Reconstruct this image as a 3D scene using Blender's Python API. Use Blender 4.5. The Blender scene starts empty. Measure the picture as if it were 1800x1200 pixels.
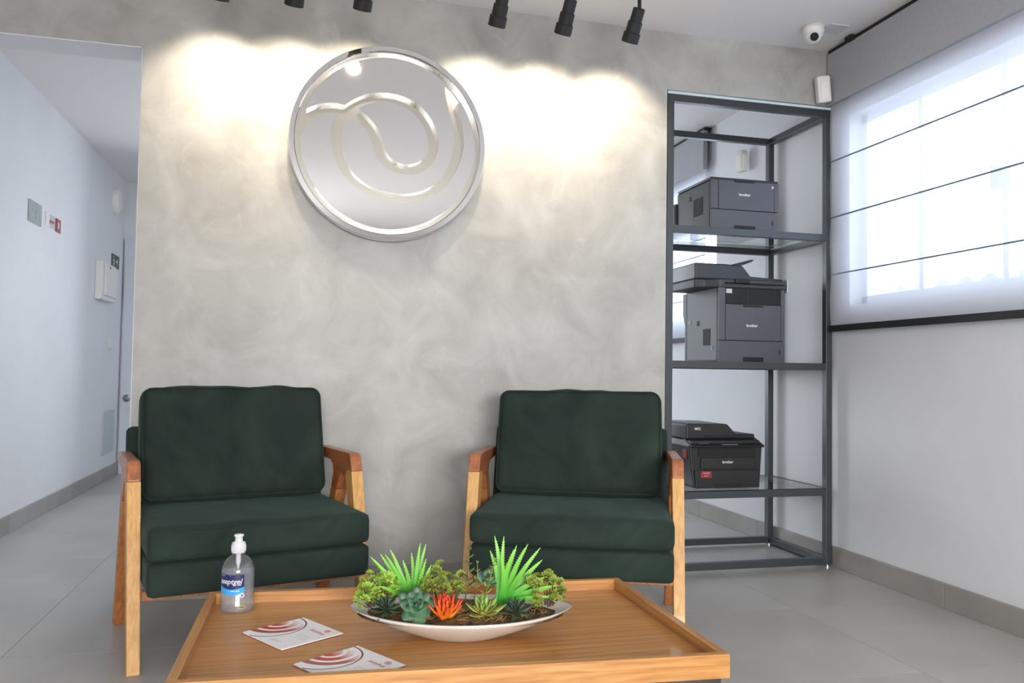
import bpy, bmesh, math, random
from mathutils import Vector, Matrix, noise
random.seed(7)
PI = math.pi
R = math.radians
S = bpy.context.scene
C = S.collection

# ------------------------------------------------------------------ camera
cam_d = bpy.data.cameras.new('camera'); cam = bpy.data.objects.new('camera', cam_d); C.objects.link(cam)
_y, _p, _r = R(14.0647), R(2.1773), R(0.8656)
fwd = Vector((math.sin(_y)*math.cos(_p), math.cos(_y)*math.cos(_p), math.sin(_p)))
rt = Vector((math.cos(_y), -math.sin(_y), 0)); up = rt.cross(fwd)
Rr = math.cos(_r)*rt + math.sin(_r)*up; Uu = -math.sin(_r)*rt + math.cos(_r)*up
cam.matrix_world = Matrix.Translation((0, -3.582, 0.944)) @ Matrix((Rr, Uu, -fwd)).transposed().to_4x4()
cam_d.sensor_width = 36; cam_d.lens = 1431.8/1800*36
cam_d.clip_start = .05
S.camera = cam

# ------------------------------------------------------------------ world, lights, exposure
W = bpy.data.worlds.new('sky'); S.world = W; W.use_nodes = True
bg = W.node_tree.nodes['Background']
bg.inputs[0].default_value = (0.80, 0.90, 1.0, 1); bg.inputs[1].default_value = 4.0

def area(name, loc, direction, sx, sy, power, col=(1, 1, 1), portal=False, spread=180):
    l = bpy.data.lights.new(name, 'AREA'); l.shape = 'RECTANGLE'; l.size = sx; l.size_y = sy
    l.energy = power; l.color = col
    l.spread = R(spread)
    if portal: l.cycles.is_portal = True
    o = bpy.data.objects.new(name, l); C.objects.link(o); o.location = loc
    o.rotation_euler = Vector(direction).to_track_quat('-Z', 'Z').to_euler()
    return o
area('portal', (2.80, -1.4, 1.77), (-1, 0, 0), 2.7, 1.0, 1, portal=True)
area('portal', (2.80, 2.45, 1.77), (-1, 0, 0), 2.4, 1.0, 1, portal=True)
area('front_fill', (0.5, -7.85, 1.35), (0, 1, -.36), 3.3, 1.6, 84, (1.0, 0.985, 0.97), spread=80)  # added fill light inside the room behind the camera, unseen
area('side_fill', (-1.56, -4.6, 1.45), (1, .25, -.1), 2.6, 1.5, 52, (0.97, 0.98, 1.0), spread=120)  # added fill, no window in this wall; brightens right wall and floor
area('back_room_fill', (0.3, 4.15, 1.6), (.55, -1, 0), 1.9, 1.7, 68, (0.85, 0.92, 1.0))  # added unseen fill, turned to brighten the right wall behind the shelf
S.view_settings.view_transform = 'Standard'; S.view_settings.look = 'None'
S.view_settings.exposure = 0.5; S.view_settings.gamma = 1; S.view_settings.use_curve_mapping = False

# ------------------------------------------------------------------ materials
def srgb(*c):
    return tuple(((v/255)/12.92 if v/255 <= .04045 else ((v/255+.055)/1.055)**2.4) for v in c)
def mat(name, col, rough=.5, metal=0, **k):
    m = bpy.data.materials.new(name); m.use_nodes = True
    b = m.node_tree.nodes['Principled BSDF']
    b.inputs['Base Color'].default_value = (*col, 1); b.inputs['Roughness'].default_value = rough
    b.inputs['Metallic'].default_value = metal
    for kk, v in k.items(): b.inputs[kk.replace('_', ' ')].default_value = v
    return m
def N(m, t, **k):
    n = m.node_tree.nodes.new(t)
    for kk, v in k.items(): setattr(n, kk, v)
    return n
def L(m, a, b): m.node_tree.links.new(a, b)
def noisy(m, c1, c2, scale=(1, 1, 1), ns=5, detail=4, dist=0, lo=.3, hi=.7, bump=0, coord='Object', rrange=None, mid=None):
    b = m.node_tree.nodes['Principled BSDF']
    tc = N(m, 'ShaderNodeTexCoord'); mp = N(m, 'ShaderNodeMapping'); mp.inputs['Scale'].default_value = scale
    L(m, tc.outputs[coord], mp.inputs[0])
    nz = N(m, 'ShaderNodeTexNoise'); nz.inputs['Scale'].default_value = ns; nz.inputs['Detail'].default_value = detail
    nz.inputs['Distortion'].default_value = dist
    L(m, mp.outputs[0], nz.inputs['Vector'])
    cr = N(m, 'ShaderNodeValToRGB'); cr.color_ramp.elements[0].position = lo; cr.color_ramp.elements[1].position = hi
    cr.color_ramp.elements[0].color = (*c1, 1); cr.color_ramp.elements[1].color = (*c2, 1)
    if mid: e = cr.color_ramp.elements.new((lo+hi)/2); e.color = (*mid, 1)
    L(m, nz.outputs['Fac'], cr.inputs[0]); L(m, cr.outputs[0], b.inputs['Base Color'])
    if bump:
        bp = N(m, 'ShaderNodeBump'); bp.inputs['Strength'].default_value = bump; bp.inputs['Distance'].default_value = .01
        L(m, nz.outputs['Fac'], bp.inputs['Height']); L(m, bp.outputs[0], b.inputs['Normal'])
    if rrange:
        mr = N(m, 'ShaderNodeMapRange'); mr.inputs['To Min'].default_value = rrange[0]; mr.inputs['To Max'].default_value = rrange[1]
        L(m, nz.outputs['Fac'], mr.inputs[0]); L(m, mr.outputs[0], b.inputs['Roughness'])
    return m

def concrete_mat():
    m = mat('burnished_cement', (.5, .5, .48), .42)
    b = m.node_tree.nodes['Principled BSDF']
    tc = N(m, 'ShaderNodeTexCoord')
    def nz(s, d, dist, off):
        mp = N(m, 'ShaderNodeMapping'); mp.inputs['Location'].default_value = (off, off, off)
        L(m, tc.outputs['Object'], mp.inputs[0])
        n = N(m, 'ShaderNodeTexNoise'); n.inputs['Scale'].default_value = s; n.inputs['Detail'].default_value = d
        n.inputs['Distortion'].default_value = dist; n.inputs['Roughness'].default_value = .6
        L(m, mp.outputs[0], n.inputs['Vector']); return n
    n1, n2, n3 = nz(1.3, 4, .4, 3), nz(4.2, 9, .7, 9), nz(5.5, 9, 1.3, 17)
    def ramp(n, a, bb, ca, cb):
        r = N(m, 'ShaderNodeValToRGB'); r.color_ramp.elements[0].position = a; r.color_ramp.elements[1].position = bb
        r.color_ramp.elements[0].color = (*ca, 1); r.color_ramp.elements[1].color = (*cb, 1); L(m, n.outputs['Fac'], r.inputs[0]); return r
    r1 = ramp(n1, .32, .68, srgb(160, 158, 153), srgb(177, 176, 172))
    r2 = ramp(n2, .3, .7, srgb(132, 129, 122), srgb(188, 187, 183))
    r3 = ramp(n3, .60, .78, (0, 0, 0), (1, 1, 1))
    mx = N(m, 'ShaderNodeMix', data_type='RGBA'); mx.inputs[0].default_value = .5
    L(m, r1.outputs[0], mx.inputs[6]); L(m, r2.outputs[0], mx.inputs[7])
    mx2 = N(m, 'ShaderNodeMix', data_type='RGBA'); mx2.inputs[7].default_value = (*srgb(206, 204, 200), 1)
    ml = N(m, 'ShaderNodeMath', operation='MULTIPLY'); ml.inputs[1].default_value = .4
    L(m, r3.outputs[0], ml.inputs[0]); L(m, ml.outputs[0], mx2.inputs[0]); L(m, mx.outputs[2], mx2.inputs[6])
    L(m, mx2.outputs[2], b.inputs['Base Color'])
    bp = N(m, 'ShaderNodeBump'); bp.inputs['Strength'].default_value = .12; bp.inputs['Distance'].default_value = .01
    L(m, n2.outputs['Fac'], bp.inputs['Height']); L(m, bp.outputs[0], b.inputs['Normal'])
    return m
M = {}
M['concrete'] = concrete_mat()
M['white_wall'] = noisy(mat('white_paint', (.6, .6, .62), .6), srgb(216, 217, 220), srgb(222, 223, 226), ns=2)
M['ceiling'] = mat('ceiling_paint', srgb(234, 231, 230), .7)
M['tile'] = noisy(mat('porcelain_tile', (.4, .4, .4), .33), srgb(166, 163, 158), srgb(184, 181, 176), scale=(1, 1, 1), ns=2.2, detail=8, dist=.6, rrange=(.26, .38))
M['grout'] = mat('grout', srgb(162, 157, 150), .9)
M['skirt'] = noisy(mat('porcelain_skirting', (.3, .3, .3), .4), srgb(140, 136, 130), srgb(156, 152, 147), ns=4, detail=6)
M['chrome'] = mat('mirror_steel', (.86, .86, .88), .035, 1)
M['champagne'] = mat('satin_steel_channel', (.70, .675, .61), .16, 1)
M['black_metal'] = mat('black_metal', srgb(38, 38, 38), .5, .3)
M['shelf_metal'] = mat('graphite_painted_steel', srgb(70, 74, 76), .38, .5)
M['white_plastic'] = mat('white_plastic', srgb(228, 226, 222), .35)
M['black_plastic'] = mat('black_plastic', srgb(24, 24, 26), .45)
M['dark_hole'] = mat('dark_recess', srgb(14, 14, 15), .7)
M['printer_grey'] = mat('graphite_printer_plastic', srgb(74, 76, 84), .5)
M['printer_side'] = mat('dark_graphite_plastic', srgb(46, 49, 54), .5)
M['printer_lid'] = mat('slate_plastic_lid', srgb(38, 41, 47), .4)
M['print_white'] = mat('silver_lettering', srgb(215, 216, 220), .4)
M['lcd'] = mat('grey_display', srgb(176, 182, 176), .2)
M['red_label'] = mat('red_sticker', srgb(150, 40, 44), .5)
M['chrome_small'] = mat('satin_nickel', (.6, .6, .6), .25, 1)
M['grey_valance'] = noisy(mat('grey_valance_board', (.4, .4, .4), .75), srgb(160, 161, 164), srgb(166, 167, 170), ns=60)
M['frame_white'] = mat('white_aluminium', srgb(225, 228, 235), .4)
def wood(name, c1, c2, scale, ns=6, rough=.42):
    return noisy(mat(name, c1, rough, Coat_Weight=.15), c1, c2, scale=scale, ns=ns, detail=6, dist=.7, lo=.33, hi=.67, bump=.03)
M['oak_x'] = wood('golden_oak_veneer', srgb(160, 106, 50), srgb(194, 140, 78), (.45, 24, 24), 4)
M['oak_y'] = wood('golden_oak_veneer_side', srgb(150, 100, 50), srgb(190, 140, 80), (24, .45, 24), 4)
M['leg_light'] = wood('honey_wood', srgb(190, 138, 72), srgb(214, 164, 96), (14, 14, .8), 5)
M['arm_dark'] = wood('reddish_wood', srgb(142, 82, 48), srgb(176, 108, 66), (8, 1.5, 6), 4, .35)
M['leg_back'] = wood('amber_wood', srgb(150, 92, 50), srgb(184, 120, 68), (14, 14, .8), 5)

def velvet_mat():
    m = mat('dark_green_velvet', (.012, .03, .024), .95, Sheen_Weight=.07, Sheen_Roughness=.4, Specular_IOR_Level=.25)
    m.node_tree.nodes['Principled BSDF'].inputs['Sheen Tint'].default_value = (.45, .75, .66, 1)
    noisy(m, srgb(28, 38, 34), srgb(46, 59, 53), ns=3.2, detail=4, dist=1.4, lo=.28, hi=.72)
    tc = N(m, 'ShaderNodeTexCoord'); n = N(m, 'ShaderNodeTexNoise'); n.inputs['Scale'].default_value = 420
    L(m, tc.outputs['Object'], n.inputs['Vector'])
    bp = N(m, 'ShaderNodeBump'); bp.inputs['Strength'].default_value = .22; bp.inputs['Distance'].default_value = .002
    L(m, n.outputs['Fac'], bp.inputs['Height']); L(m, bp.outputs[0], m.node_tree.nodes['Principled BSDF'].inputs['Normal'])
    return m
M['velvet'] = velvet_mat()

def sheer_mat():
    m = bpy.data.materials.new('sheer_screen_fabric'); m.use_nodes = True; nt = m.node_tree
    nt.nodes.remove(nt.nodes['Principled BSDF']); out = nt.nodes['Material Output']
    d = N(m, 'ShaderNodeBsdfDiffuse'); d.inputs[0].default_value = (*srgb(226, 226, 230), 1)
    t = N(m, 'ShaderNodeBsdfTranslucent'); t.inputs[0].default_value = (*srgb(228, 232, 245), 1)
    tr = N(m, 'ShaderNodeBsdfTransparent'); tr.inputs[0].default_value = (.95, .97, 1, 1)
    a = N(m, 'ShaderNodeMixShader'); a.inputs[0].default_value = .45
    L(m, d.outputs[0], a.inputs[1]); L(m, t.outputs[0], a.inputs[2])
    b = N(m, 'ShaderNodeMixShader'); b.inputs[0].default_value = .40
    L(m, a.outputs[0], b.inputs[1]); L(m, tr.outputs[0], b.inputs[2]); L(m, b.outputs[0], out.inputs[0])
    return m
M['sheer'] = sheer_mat()
M['sheer_glass'] = mat('frosted_film', srgb(205, 206, 208), .6)
def clear_mat(name, tint=(1, 1, 1), gloss=.08, rough=.02):
    m = bpy.data.materials.new(name); m.use_nodes = True; nt = m.node_tree
    nt.nodes.remove(nt.nodes['Principled BSDF']); out = nt.nodes['Material Output']
    g = N(m, 'ShaderNodeBsdfGlossy'); g.inputs['Roughness'].default_value = rough
    tr = N(m, 'ShaderNodeBsdfTransparent'); tr.inputs[0].default_value = (*tint, 1)
    fr = N(m, 'ShaderNodeLayerWeight'); pw5 = N(m, 'ShaderNodeMath', operation='POWER'); pw5.inputs[1].default_value = 4
    L(m, fr.outputs['Facing'], pw5.inputs[0])
    ad = N(m, 'ShaderNodeMath', operation='MULTIPLY_ADD'); ad.inputs[1].default_value = .8; ad.inputs[2].default_value = gloss*.5; ad.use_clamp = True
    L(m, pw5.outputs[0], ad.inputs[0])
    b = N(m, 'ShaderNodeMixShader'); L(m, ad.outputs[0], b.inputs[0])
    L(m, tr.outputs[0], b.inputs[1]); L(m, g.outputs[0], b.inputs[2]); L(m, b.outputs[0], out.inputs[0])
    return m
M['pane'] = clear_mat('window_glass')
M['shelf_glass'] = clear_mat('shelf_glass', (.92, .96, .95), .06)
M['edge_glint'] = mat('pale_edge_glint', srgb(196, 212, 214), .2)  # flat pale colour for a strip of reflected light
M['bottle_clear'] = clear_mat('clear_plastic', (.93, .95, .96), .10, .04)
M['gel'] = clear_mat('clear_gel', (.92, .93, .95), .06, .04)
def milky(m, f):
    out = m.node_tree.nodes['Material Output']; src = out.inputs[0].links[0].from_socket
    d = N(m, 'ShaderNodeBsdfDiffuse'); d.inputs[0].default_value = (.75, .78, .82, 1)
    x = N(m, 'ShaderNodeMixShader'); x.inputs[0].default_value = f
    L(m, src, x.inputs[1]); L(m, d.outputs[0], x.inputs[2]); L(m, x.outputs[0], out.inputs[0])
milky(M['gel'], .13); milky(M['bottle_clear'], .05)

# ------------------------------------------------------------------ mesh helpers
def bm_box(bm, x0, x1, y0, y1, z0, z1):
    v = [bm.verts.new((x, y, z)) for x in (x0, x1) for y in (y0, y1) for z in (z0, z1)]
    for f in ((0, 1, 3, 2), (4, 6, 7, 5), (0, 4, 5, 1), (2, 3, 7, 6), (0, 2, 6, 4), (1, 5, 7, 3)):
        bm.faces.new([v[i] for i in f])
    return v
def obj(name, bm, m, parent=None, smooth=False, bevel=0, seg=2):
    me = bpy.data.meshes.new(name)
    bmesh.ops.recalc_face_normals(bm, faces=bm.faces)
    bm.to_mesh(me); bm.free()
    if m is not None: me.materials.append(m)
    if smooth:
        for p in me.polygons: p.use_smooth = True
    o = bpy.data.objects.new(name, me); C.objects.link(o)
    if parent is not None: o.parent = parent
    if bevel:
        b = o.modifiers.new('b', 'BEVEL'); b.width = bevel; b.segments = seg; b.limit_method = 'ANGLE'; b.angle_limit = R(35)
    return o
def box(name, a, m, parent=None, bevel=0, seg=2):
    bm = bmesh.new(); bm_box(bm, *a); return obj(name, bm, m, parent, bevel=bevel, seg=seg)
def thing(name, label, cat, loc=(0, 0, 0), rz=0, group=None):
    o = bpy.data.objects.new(name, None); C.objects.link(o); o.location = loc; o.rotation_euler = (0, 0, rz)
    o.empty_display_size = .1
    o['label'] = label; o['category'] = cat
    if group: o['group'] = group
    return o
def tag(o, label, cat, group=None):
    o['label'] = label; o['category'] = cat
    if group: o['group'] = group
    return o
def struct(o): o['kind'] = 'structure'; return o
def lathe(bm, prof, n=32, axis=(0, 0, 0), mtx=None, cap=True):
    rings = []
    for r, z in prof:
        ring = []
        for i in range(n):
            a = 2*PI*i/n; p = Vector((r*math.cos(a), r*math.sin(a), z))+Vector(axis)
            ring.append(bm.verts.new(mtx @ p if mtx else p))
        rings.append(ring)
    for a, b in zip(rings, rings[1:]):
        for i in range(n): bm.faces.new((a[i], a[(i+1) % n], b[(i+1) % n], b[i]))
    if cap: bm.faces.new(rings[0]); bm.faces.new(rings[-1])
def tube(bm, pts, r, n=8, closed=False, r2=None):
    pts = [Vector(p) for p in pts]; rings = []; m = len(pts); prevu = None
    for i, p in enumerate(pts):
        if closed: t = pts[(i+1) % m]-pts[i-1]
        else: t = pts[min(i+1, m-1)]-pts[max(i-1, 0)]
        t.normalize()
        u = prevu - prevu.dot(t)*t if prevu else t.orthogonal()
        if u.length < 1e-6: u = t.orthogonal()
        u.normalize(); prevu = u; v = t.cross(u)
        rr = r if r2 is None else r+(r2-r)*i/(m-1)
        rings.append([bm.verts.new(p+rr*(math.cos(2*PI*k/n)*u+math.sin(2*PI*k/n)*v)) for k in range(n)])
    for i in range(m if closed else m-1):
        a, b = rings[i], rings[(i+1) % m]
        for k in range(n): bm.faces.new((a[k], a[(k+1) % n], b[(k+1) % n], b[k]))
    if not closed: bm.faces.new(rings[0]); bm.faces.new(rings[-1])
def prism(bm, pts, axis, a, b):
    """extrude a 2-D outline between a and b along axis (0=x,1=y,2=z)"""
    def P(p, w):
        q = list(p); q.insert(axis, w); return q
    A = [bm.verts.new(P(p, a)) for p in pts]; B = [bm.verts.new(P(p, b)) for p in pts]
    bm.faces.new(A); bm.faces.new(B[::-1]); n = len(pts)
    for i in range(n): bm.faces.new((A[i], B[i], B[(i+1) % n], A[(i+1) % n]))
def catmull(pts, k=6, closed=False):
    out = []; n = len(pts); P = [Vector(p) for p in pts]
    for i in range(n if closed else n-1):
        g = (lambda j: P[j % n]) if closed else (lambda j: P[max(0, min(n-1, j))])
        p0, p1, p2, p3 = g(i-1), g(i), g(i+1), g(i+2)
        for s in range(k):
            t = s/k
            out.append(.5*((2*p1)+(p2-p0)*t+(2*p0-5*p1+4*p2-p3)*t*t+(3*p1-p0-3*p2+p3)*t**3))
    if not closed: out.append(P[-1])
    return out
def text_mesh(name, body, size, m, parent, mtx, shear=0, bold=0, fn=None, ext=.0003, align='CENTER'):
    cu = bpy.data.curves.new(name, 'FONT'); cu.body = body; cu.size = size; cu.align_x = align; cu.align_y = 'CENTER'
    cu.shear = shear; cu.offset = bold; cu.extrude = ext; cu.resolution_u = 3
    to = bpy.data.objects.new(name+'_tmp', cu); C.objects.link(to)
    bpy.context.view_layer.update()
    me = bpy.data.meshes.new_from_object(to.evaluated_get(bpy.context.evaluated_depsgraph_get()))
    bpy.data.objects.remove(to); bpy.data.curves.remove(cu)
    if fn:
        for v in me.vertices: v.co = fn(v.co)
    else: me.transform(mtx)
    me.name = name; me.materials.clear(); me.materials.append(m)
    o = bpy.data.objects.new(name, me); C.objects.link(o); o.parent = parent
    return o
def facing_front(x, y, z):   # text standing upright, readable from -y
    return Matrix.Translation((x, y, z)) @ Matrix.Rotation(PI/2, 4, 'X')

# ------------------------------------------------------------------ SETTING
XR, XC, H = 2.585, -1.617, 2.60
YF, YB = -8.0, 4.30          # glass front behind the camera, far wall
floor = struct(box('floor', (XC-.15, 2.9, YF-.1, YB+.15, -.06, -.002), M['grout']))
TS = .72
bm = bmesh.new(); bm_box(bm, 0, TS-.002, 0, TS-.002, -.002, 0); me_t = bpy.data.meshes.new('floor_tile'); bmesh.ops.recalc_face_normals(bm, faces=bm.faces); bm.to_mesh(me_t); bm.free(); me_t.materials.append(M['tile'])
x0t, y0t = -.935, -.605
def clip_tile(x, y):
    a, b, c, d = max(x, XC-.15), min(x+TS-.002, 2.9), max(y, YF-.1), min(y+TS-.002, YB+.15)
    return a, b, c, d
for i in range(-2, 6):
    for j in range(-11, 8):
        x, y = x0t+i*TS, y0t+j*TS
        if x > XR or x+TS < XC or y > YB or y+TS < YF: continue
        a, b, c, d = clip_tile(x, y)
        if b-a < TS-.01 or d-c < TS-.01:
            if b-a < .02 or d-c < .02: continue
            o = box('floor_tile', (a, b, c, d, -.002, 0), M['tile'], floor)
        else:
            o = bpy.data.objects.new('floor_tile', me_t); C.objects.link(o); o.location = (x, y, 0); o.parent = floor
struct(box('ceiling', (XC-.15, 2.9, YF-.1, YB+.15, H, H+.1), M['ceiling']))
# partition of burnished cement with two openings
bm = bmesh.new()
T = .17; XL, XP = -.689, 1.650
bm_box(bm, XL, XP, 0, T, 0, H)
bm_box(bm, XC, XL, 0, T, 2.262, H)
bm_box(bm, XP, XR, 0, T, 2.318, H)
struct(obj('wall_partition', bm, M['concrete']))
M['jamb_paint'] = mat('white_jamb_paint', srgb(226, 226, 230), .6)
struct(box('trim_1', (XC, XL-.003, .004, T+.004, 2.258, 2.2625), M['jamb_paint']))
struct(box('trim_2', (XL-.004, XL, .006, T+.004, .101, 2.258), M['jamb_paint']))
struct(box('wall_left', (XC-.12, XC, YF, YB+.12, 0, H), M['white_wall']))
struct(box('wall_back', (XC, XR+.2, YB, YB+.12, 0, H), M['white_wall']))
# right wall with the two window openings
W1 = (-2.75, -.10); W2 = (1.25, 3.65); ZB, ZT = 1.30, 2.245
bm = bmesh.new(); x0, x1 = XR, XR+.22
bm_box(bm, x0, x1, YF, YB+.12, 0, ZB); bm_box(bm, x0, x1, YF, YB+.12, ZT, H)
bm_box(bm, x0, x1, YF, W1[0], ZB, ZT); bm_box(bm, x0, x1, W1[1], W2[0], ZB, ZT); bm_box(bm, x0, x1, W2[1], YB+.12, ZB, ZT)
struct(obj('wall_right', bm, M['white_wall']))
# front wall behind the camera, around its glazing
bm = bmesh.new()
bm_box(bm, XC, -1.25, YF-.1, YF, 0, H); bm_box(bm, 2.25, XR, YF-.1, YF, 0, H); bm_box(bm, -1.25, 2.25, YF-.1, YF, 2.45, H); bm_box(bm, -1.25, 2.25, YF-.1, YF, 0, .25)
struct(obj('wall_front', bm, M['white_wall']))
# skirting
def skirting(name, segs):
    root = None
    for k, a in enumerate(segs):
        o = box(name if k == 0 else 'skirting_tile', a, M['skirt'], root, bevel=.0015, seg=1)
        if k == 0: struct(o); root = o
def cuts(y0, y1, off): # joint positions
    ys = [y0]; y = off
    while y < y1:
        if y > y0+.02: ys.append(y)
        y += TS
    ys.append(y1); return list(zip(ys, ys[1:]))
skirting('baseboard_right', [(XR-.020, XR, a+.001, b-.001, 0, .101) for a, b in cuts(YF+.02, YB, -.728-11*TS)])
skirting('baseboard_left', [(XC, XC+.015, a+.001, b-.001, 0, .101) for a, b in cuts(YF+.02, YB, -.605-11*TS)])
skirting('baseboard_back', [(-1.615, -1.602, YB-.012, YB, 0, .101)] + [(-.61, XR-.03, YB-.012, YB, 0, .101)])
skirting('baseboard_partition', [(a+.001, b-.001, -.012, 0, 0, .101) for a, b in cuts(XL, XP, x0t+TS-.72)])

# windows: aluminium frame, mullions, glass and latch
def window(name, y0, y1, mull, latch):
    xf = XR+.07
    root = None
    bm = bmesh.new()
    bm_box(bm, xf, xf+.05, y0, y1, ZB, ZB+.045); bm_box(bm, xf, xf+.05, y0, y1, ZT-.04, ZT)
    bm_box(bm, xf, xf+.05, y0, y0+.04, ZB, ZT); bm_box(bm, xf, xf+.05, y1-.04, y1, ZB, ZT)
    root = struct(obj(name, bm, M['frame_white']))
    for m_ in mull: box('mullion', (xf-.005, xf+.045, m_-.014, m_+.014, ZB+.04, ZT-.04), M['frame_white'], root)
    edges = [y0+.04]+sorted(mull)+[y1-.04]
    for a, b in zip(edges, edges[1:]): box('pane', (xf+.018, xf+.024, a, b, ZB+.045, ZT-.04), M['pane'], root)
    for l in latch:
        box('latch', (xf-.03, xf, l-.05, l+.05, 1.70, 1.80), M['white_plastic'], root, bevel=.004)
    return root
window('window_1', W1[0], W1[1], [-.51, -.965, -1.42, -1.87, -2.32], [-.965])
window('window_2', W2[0], W2[1], [1.75, 2.25, 2.75, 3.2], [])
# glazed shop front behind the camera
bm = bmesh.new()
for x in (-1.25, -.1, 1.05, 2.2): bm_box(bm, x, x+.05, YF-.08, YF-.03, .25, 2.45)
w3 = struct(obj('window_3', bm, M['frame_white']))
for x in (-1.2, -.05, 1.10): box('frosted_pane', (x, x+1.10, YF-.058, YF-.052, .25, 2.45), M['sheer_glass'], w3)

# blinds in front of the windows
def blind(y0, y1, label):
    t = thing('roman_blind', label, 'blind', (XR-.04, y1, 1.17))
    t_ = lambda a: (a[0]-XR+.04, a[1]-XR+.04, a[2]-y1, a[3]-y1, a[4]-1.17, a[5]-1.17)
    zs = [1.203, 1.458, 1.745, 2.030, 2.315]
    for a, b in zip(zs, zs[1:]):
        bm = bmesh.new(); nn = 24
        vs = []
        for i in range(nn+1):
            yy = y0+(y1-y0)*i/nn
            for k in range(5):
                zz = a+(b-a)*k/4
                xx = XR-.040 - .006*math.sin(PI*k/4) + .0012*noise.noise(Vector((yy*3, zz*4, 0)))
                vs.append(bm.verts.new(t_((xx, xx, yy, yy, zz, zz))[::2]))
        for i in range(nn):
            for k in range(4):
                p = i*5+k; bm.faces.new((vs[p], vs[p+5], vs[p+6], vs[p+1]))
        o = obj('fabric_panel', bm, M['sheer'], t, smooth=True)
    for z in zs[1:4]: box('rod', t_((XR-.047, XR-.041, y0+.004, y1-.004, z-.003, z+.003)), M['rod'], t)
    box('bottom_bar', t_((XR-.052, XR-.030, y0, y1, 1.172, 1.203)), M['black_metal'], t, bevel=.002)
    box('valance', t_((XR-.062, XR-.030, y0, y1, 2.315, 2.578)), M['grey_valance'], t, bevel=.002)
    box('head_rail', t_((XR-.055, XR-.006, y0, y1, 2.580, 2.5985)), M['black_metal'], t)
    box('head_bracket', t_((XR-.088, XR-.055, y1-.22, y1-.17, 2.574, 2.598)), M['black_metal'], t, bevel=.004)
    return t
M['rod'] = mat('blue_grey_rod', srgb(92, 112, 124), .4)
blind(-3.0, -.008, 'white sheer roman blind with thin dark rods on window beside shelf')
blind(1.325, 3.9, 'white sheer roman blind in back room glimpsed through black shelf frame')

# neighbour's parapet with rounded roof tiles seen through the blind
pw = thing('parapet_wall', 'pale parapet topped with rounded roof tiles, blurred behind sheer blind', 'wall', (3.3, 0, 0))
M['ext'] = mat('pale_render', srgb(176, 178, 196), .8)
box('wall_body', (0, .25, -4.5, .62, 0, 1.40), M['ext'], pw)
bm = bmesh.new(); lathe(bm, [(.06, 0), (.05, .30)], 12, mtx=Matrix.Rotation(PI/2, 4, 'Y'))
me_cap = bpy.data.meshes.new('roof_tile'); bm.to_mesh(me_cap); bm.free(); me_cap.materials.append(M['ext'])
for k in range(26):
    o = bpy.data.objects.new('roof_tile', me_cap); C.objects.link(o); o.parent = pw; o.location = (-.03, .52-k*.155, 1.415)

# ------------------------------------------------------------------ corridor wall fittings
def on_left(name, label, cat, y0, y1, z0, z1, d, m, bevel=.003):
    bm = bmesh.new(); w, h = (y1-y0)/2, (z1-z0)/2
    bm_box(bm, 0, d, -w, w, -h, h)
    o = obj(name, bm, m, None, bevel=bevel); o.location = (XC, (y0+y1)/2, (z0+z1)/2); return tag(o, label, cat)
M['sign_glass'] = noisy(mat('greenish_acrylic', (.5, .5, .5), .2), srgb(160, 172, 168), srgb(182, 186, 182), ns=8)
sg = on_left('wall_plaque', 'square translucent greenish plaque high on the corridor wall', 'plaque', 1.733, 1.965, 1.795, 1.925, .008, M['sign_glass'])
M['teal'] = mat('teal_print', srgb(120, 148, 146), .4)
bm = bmesh.new(); bm_box(bm, .0081, .009, 0, .035, -.05, .01); bm_box(bm, .0081, .009, -.07, -.01, .005, .025); obj('plaque_mark', bm, M['teal'], sg)
fs = thing('fire_sign', 'white wall sign with a small red line of print and red end plate', 'sign', (XC, 2.2, 1.865))
box('plate', (0, .004, -.143, -.07, -.042, .046), M['white_plastic'], fs)
box('clear_plate', (0, .003, -.068, .066, -.042, .040), M['pane'], fs)
box('red_plate', (0, .006, .072, .168, -.046, .040), M['red_label'], fs)
box('red_print', (.0041, .0048, -.06, .035, -.008, .006), M['red_label'], fs)
box('white_print', (.0062, .0068, .105, .13, -.022, .018), M['print_white'], fs)
pn = thing('distribution_box', 'white breaker box with a raised door on the corridor wall', 'box', (XC, 3.56, 1.62))
box('body', (0, .05, -.235, .235, -.15, .15), M['white_plastic'], pn, bevel=.006)
dr = box('door', (.05, .066, -.17, .23, -.115, .13), M['white_plastic'], pn, bevel=.005)
box('latch', (.066, .07, -.05, -.03, .105, .12), mat('blue_dot', srgb(70, 110, 160), .5), dr)
ex = thing('exit_sign', 'small dark green exit sign at the far end of the corridor wall', 'sign', (XC, 3.97, 1.84))
M['exit_green'] = mat('dark_green_sign', srgb(24, 66, 52), .4)
box('plate', (0, .006, -.135, .135, -.055, .055), M['exit_green'], ex)
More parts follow.
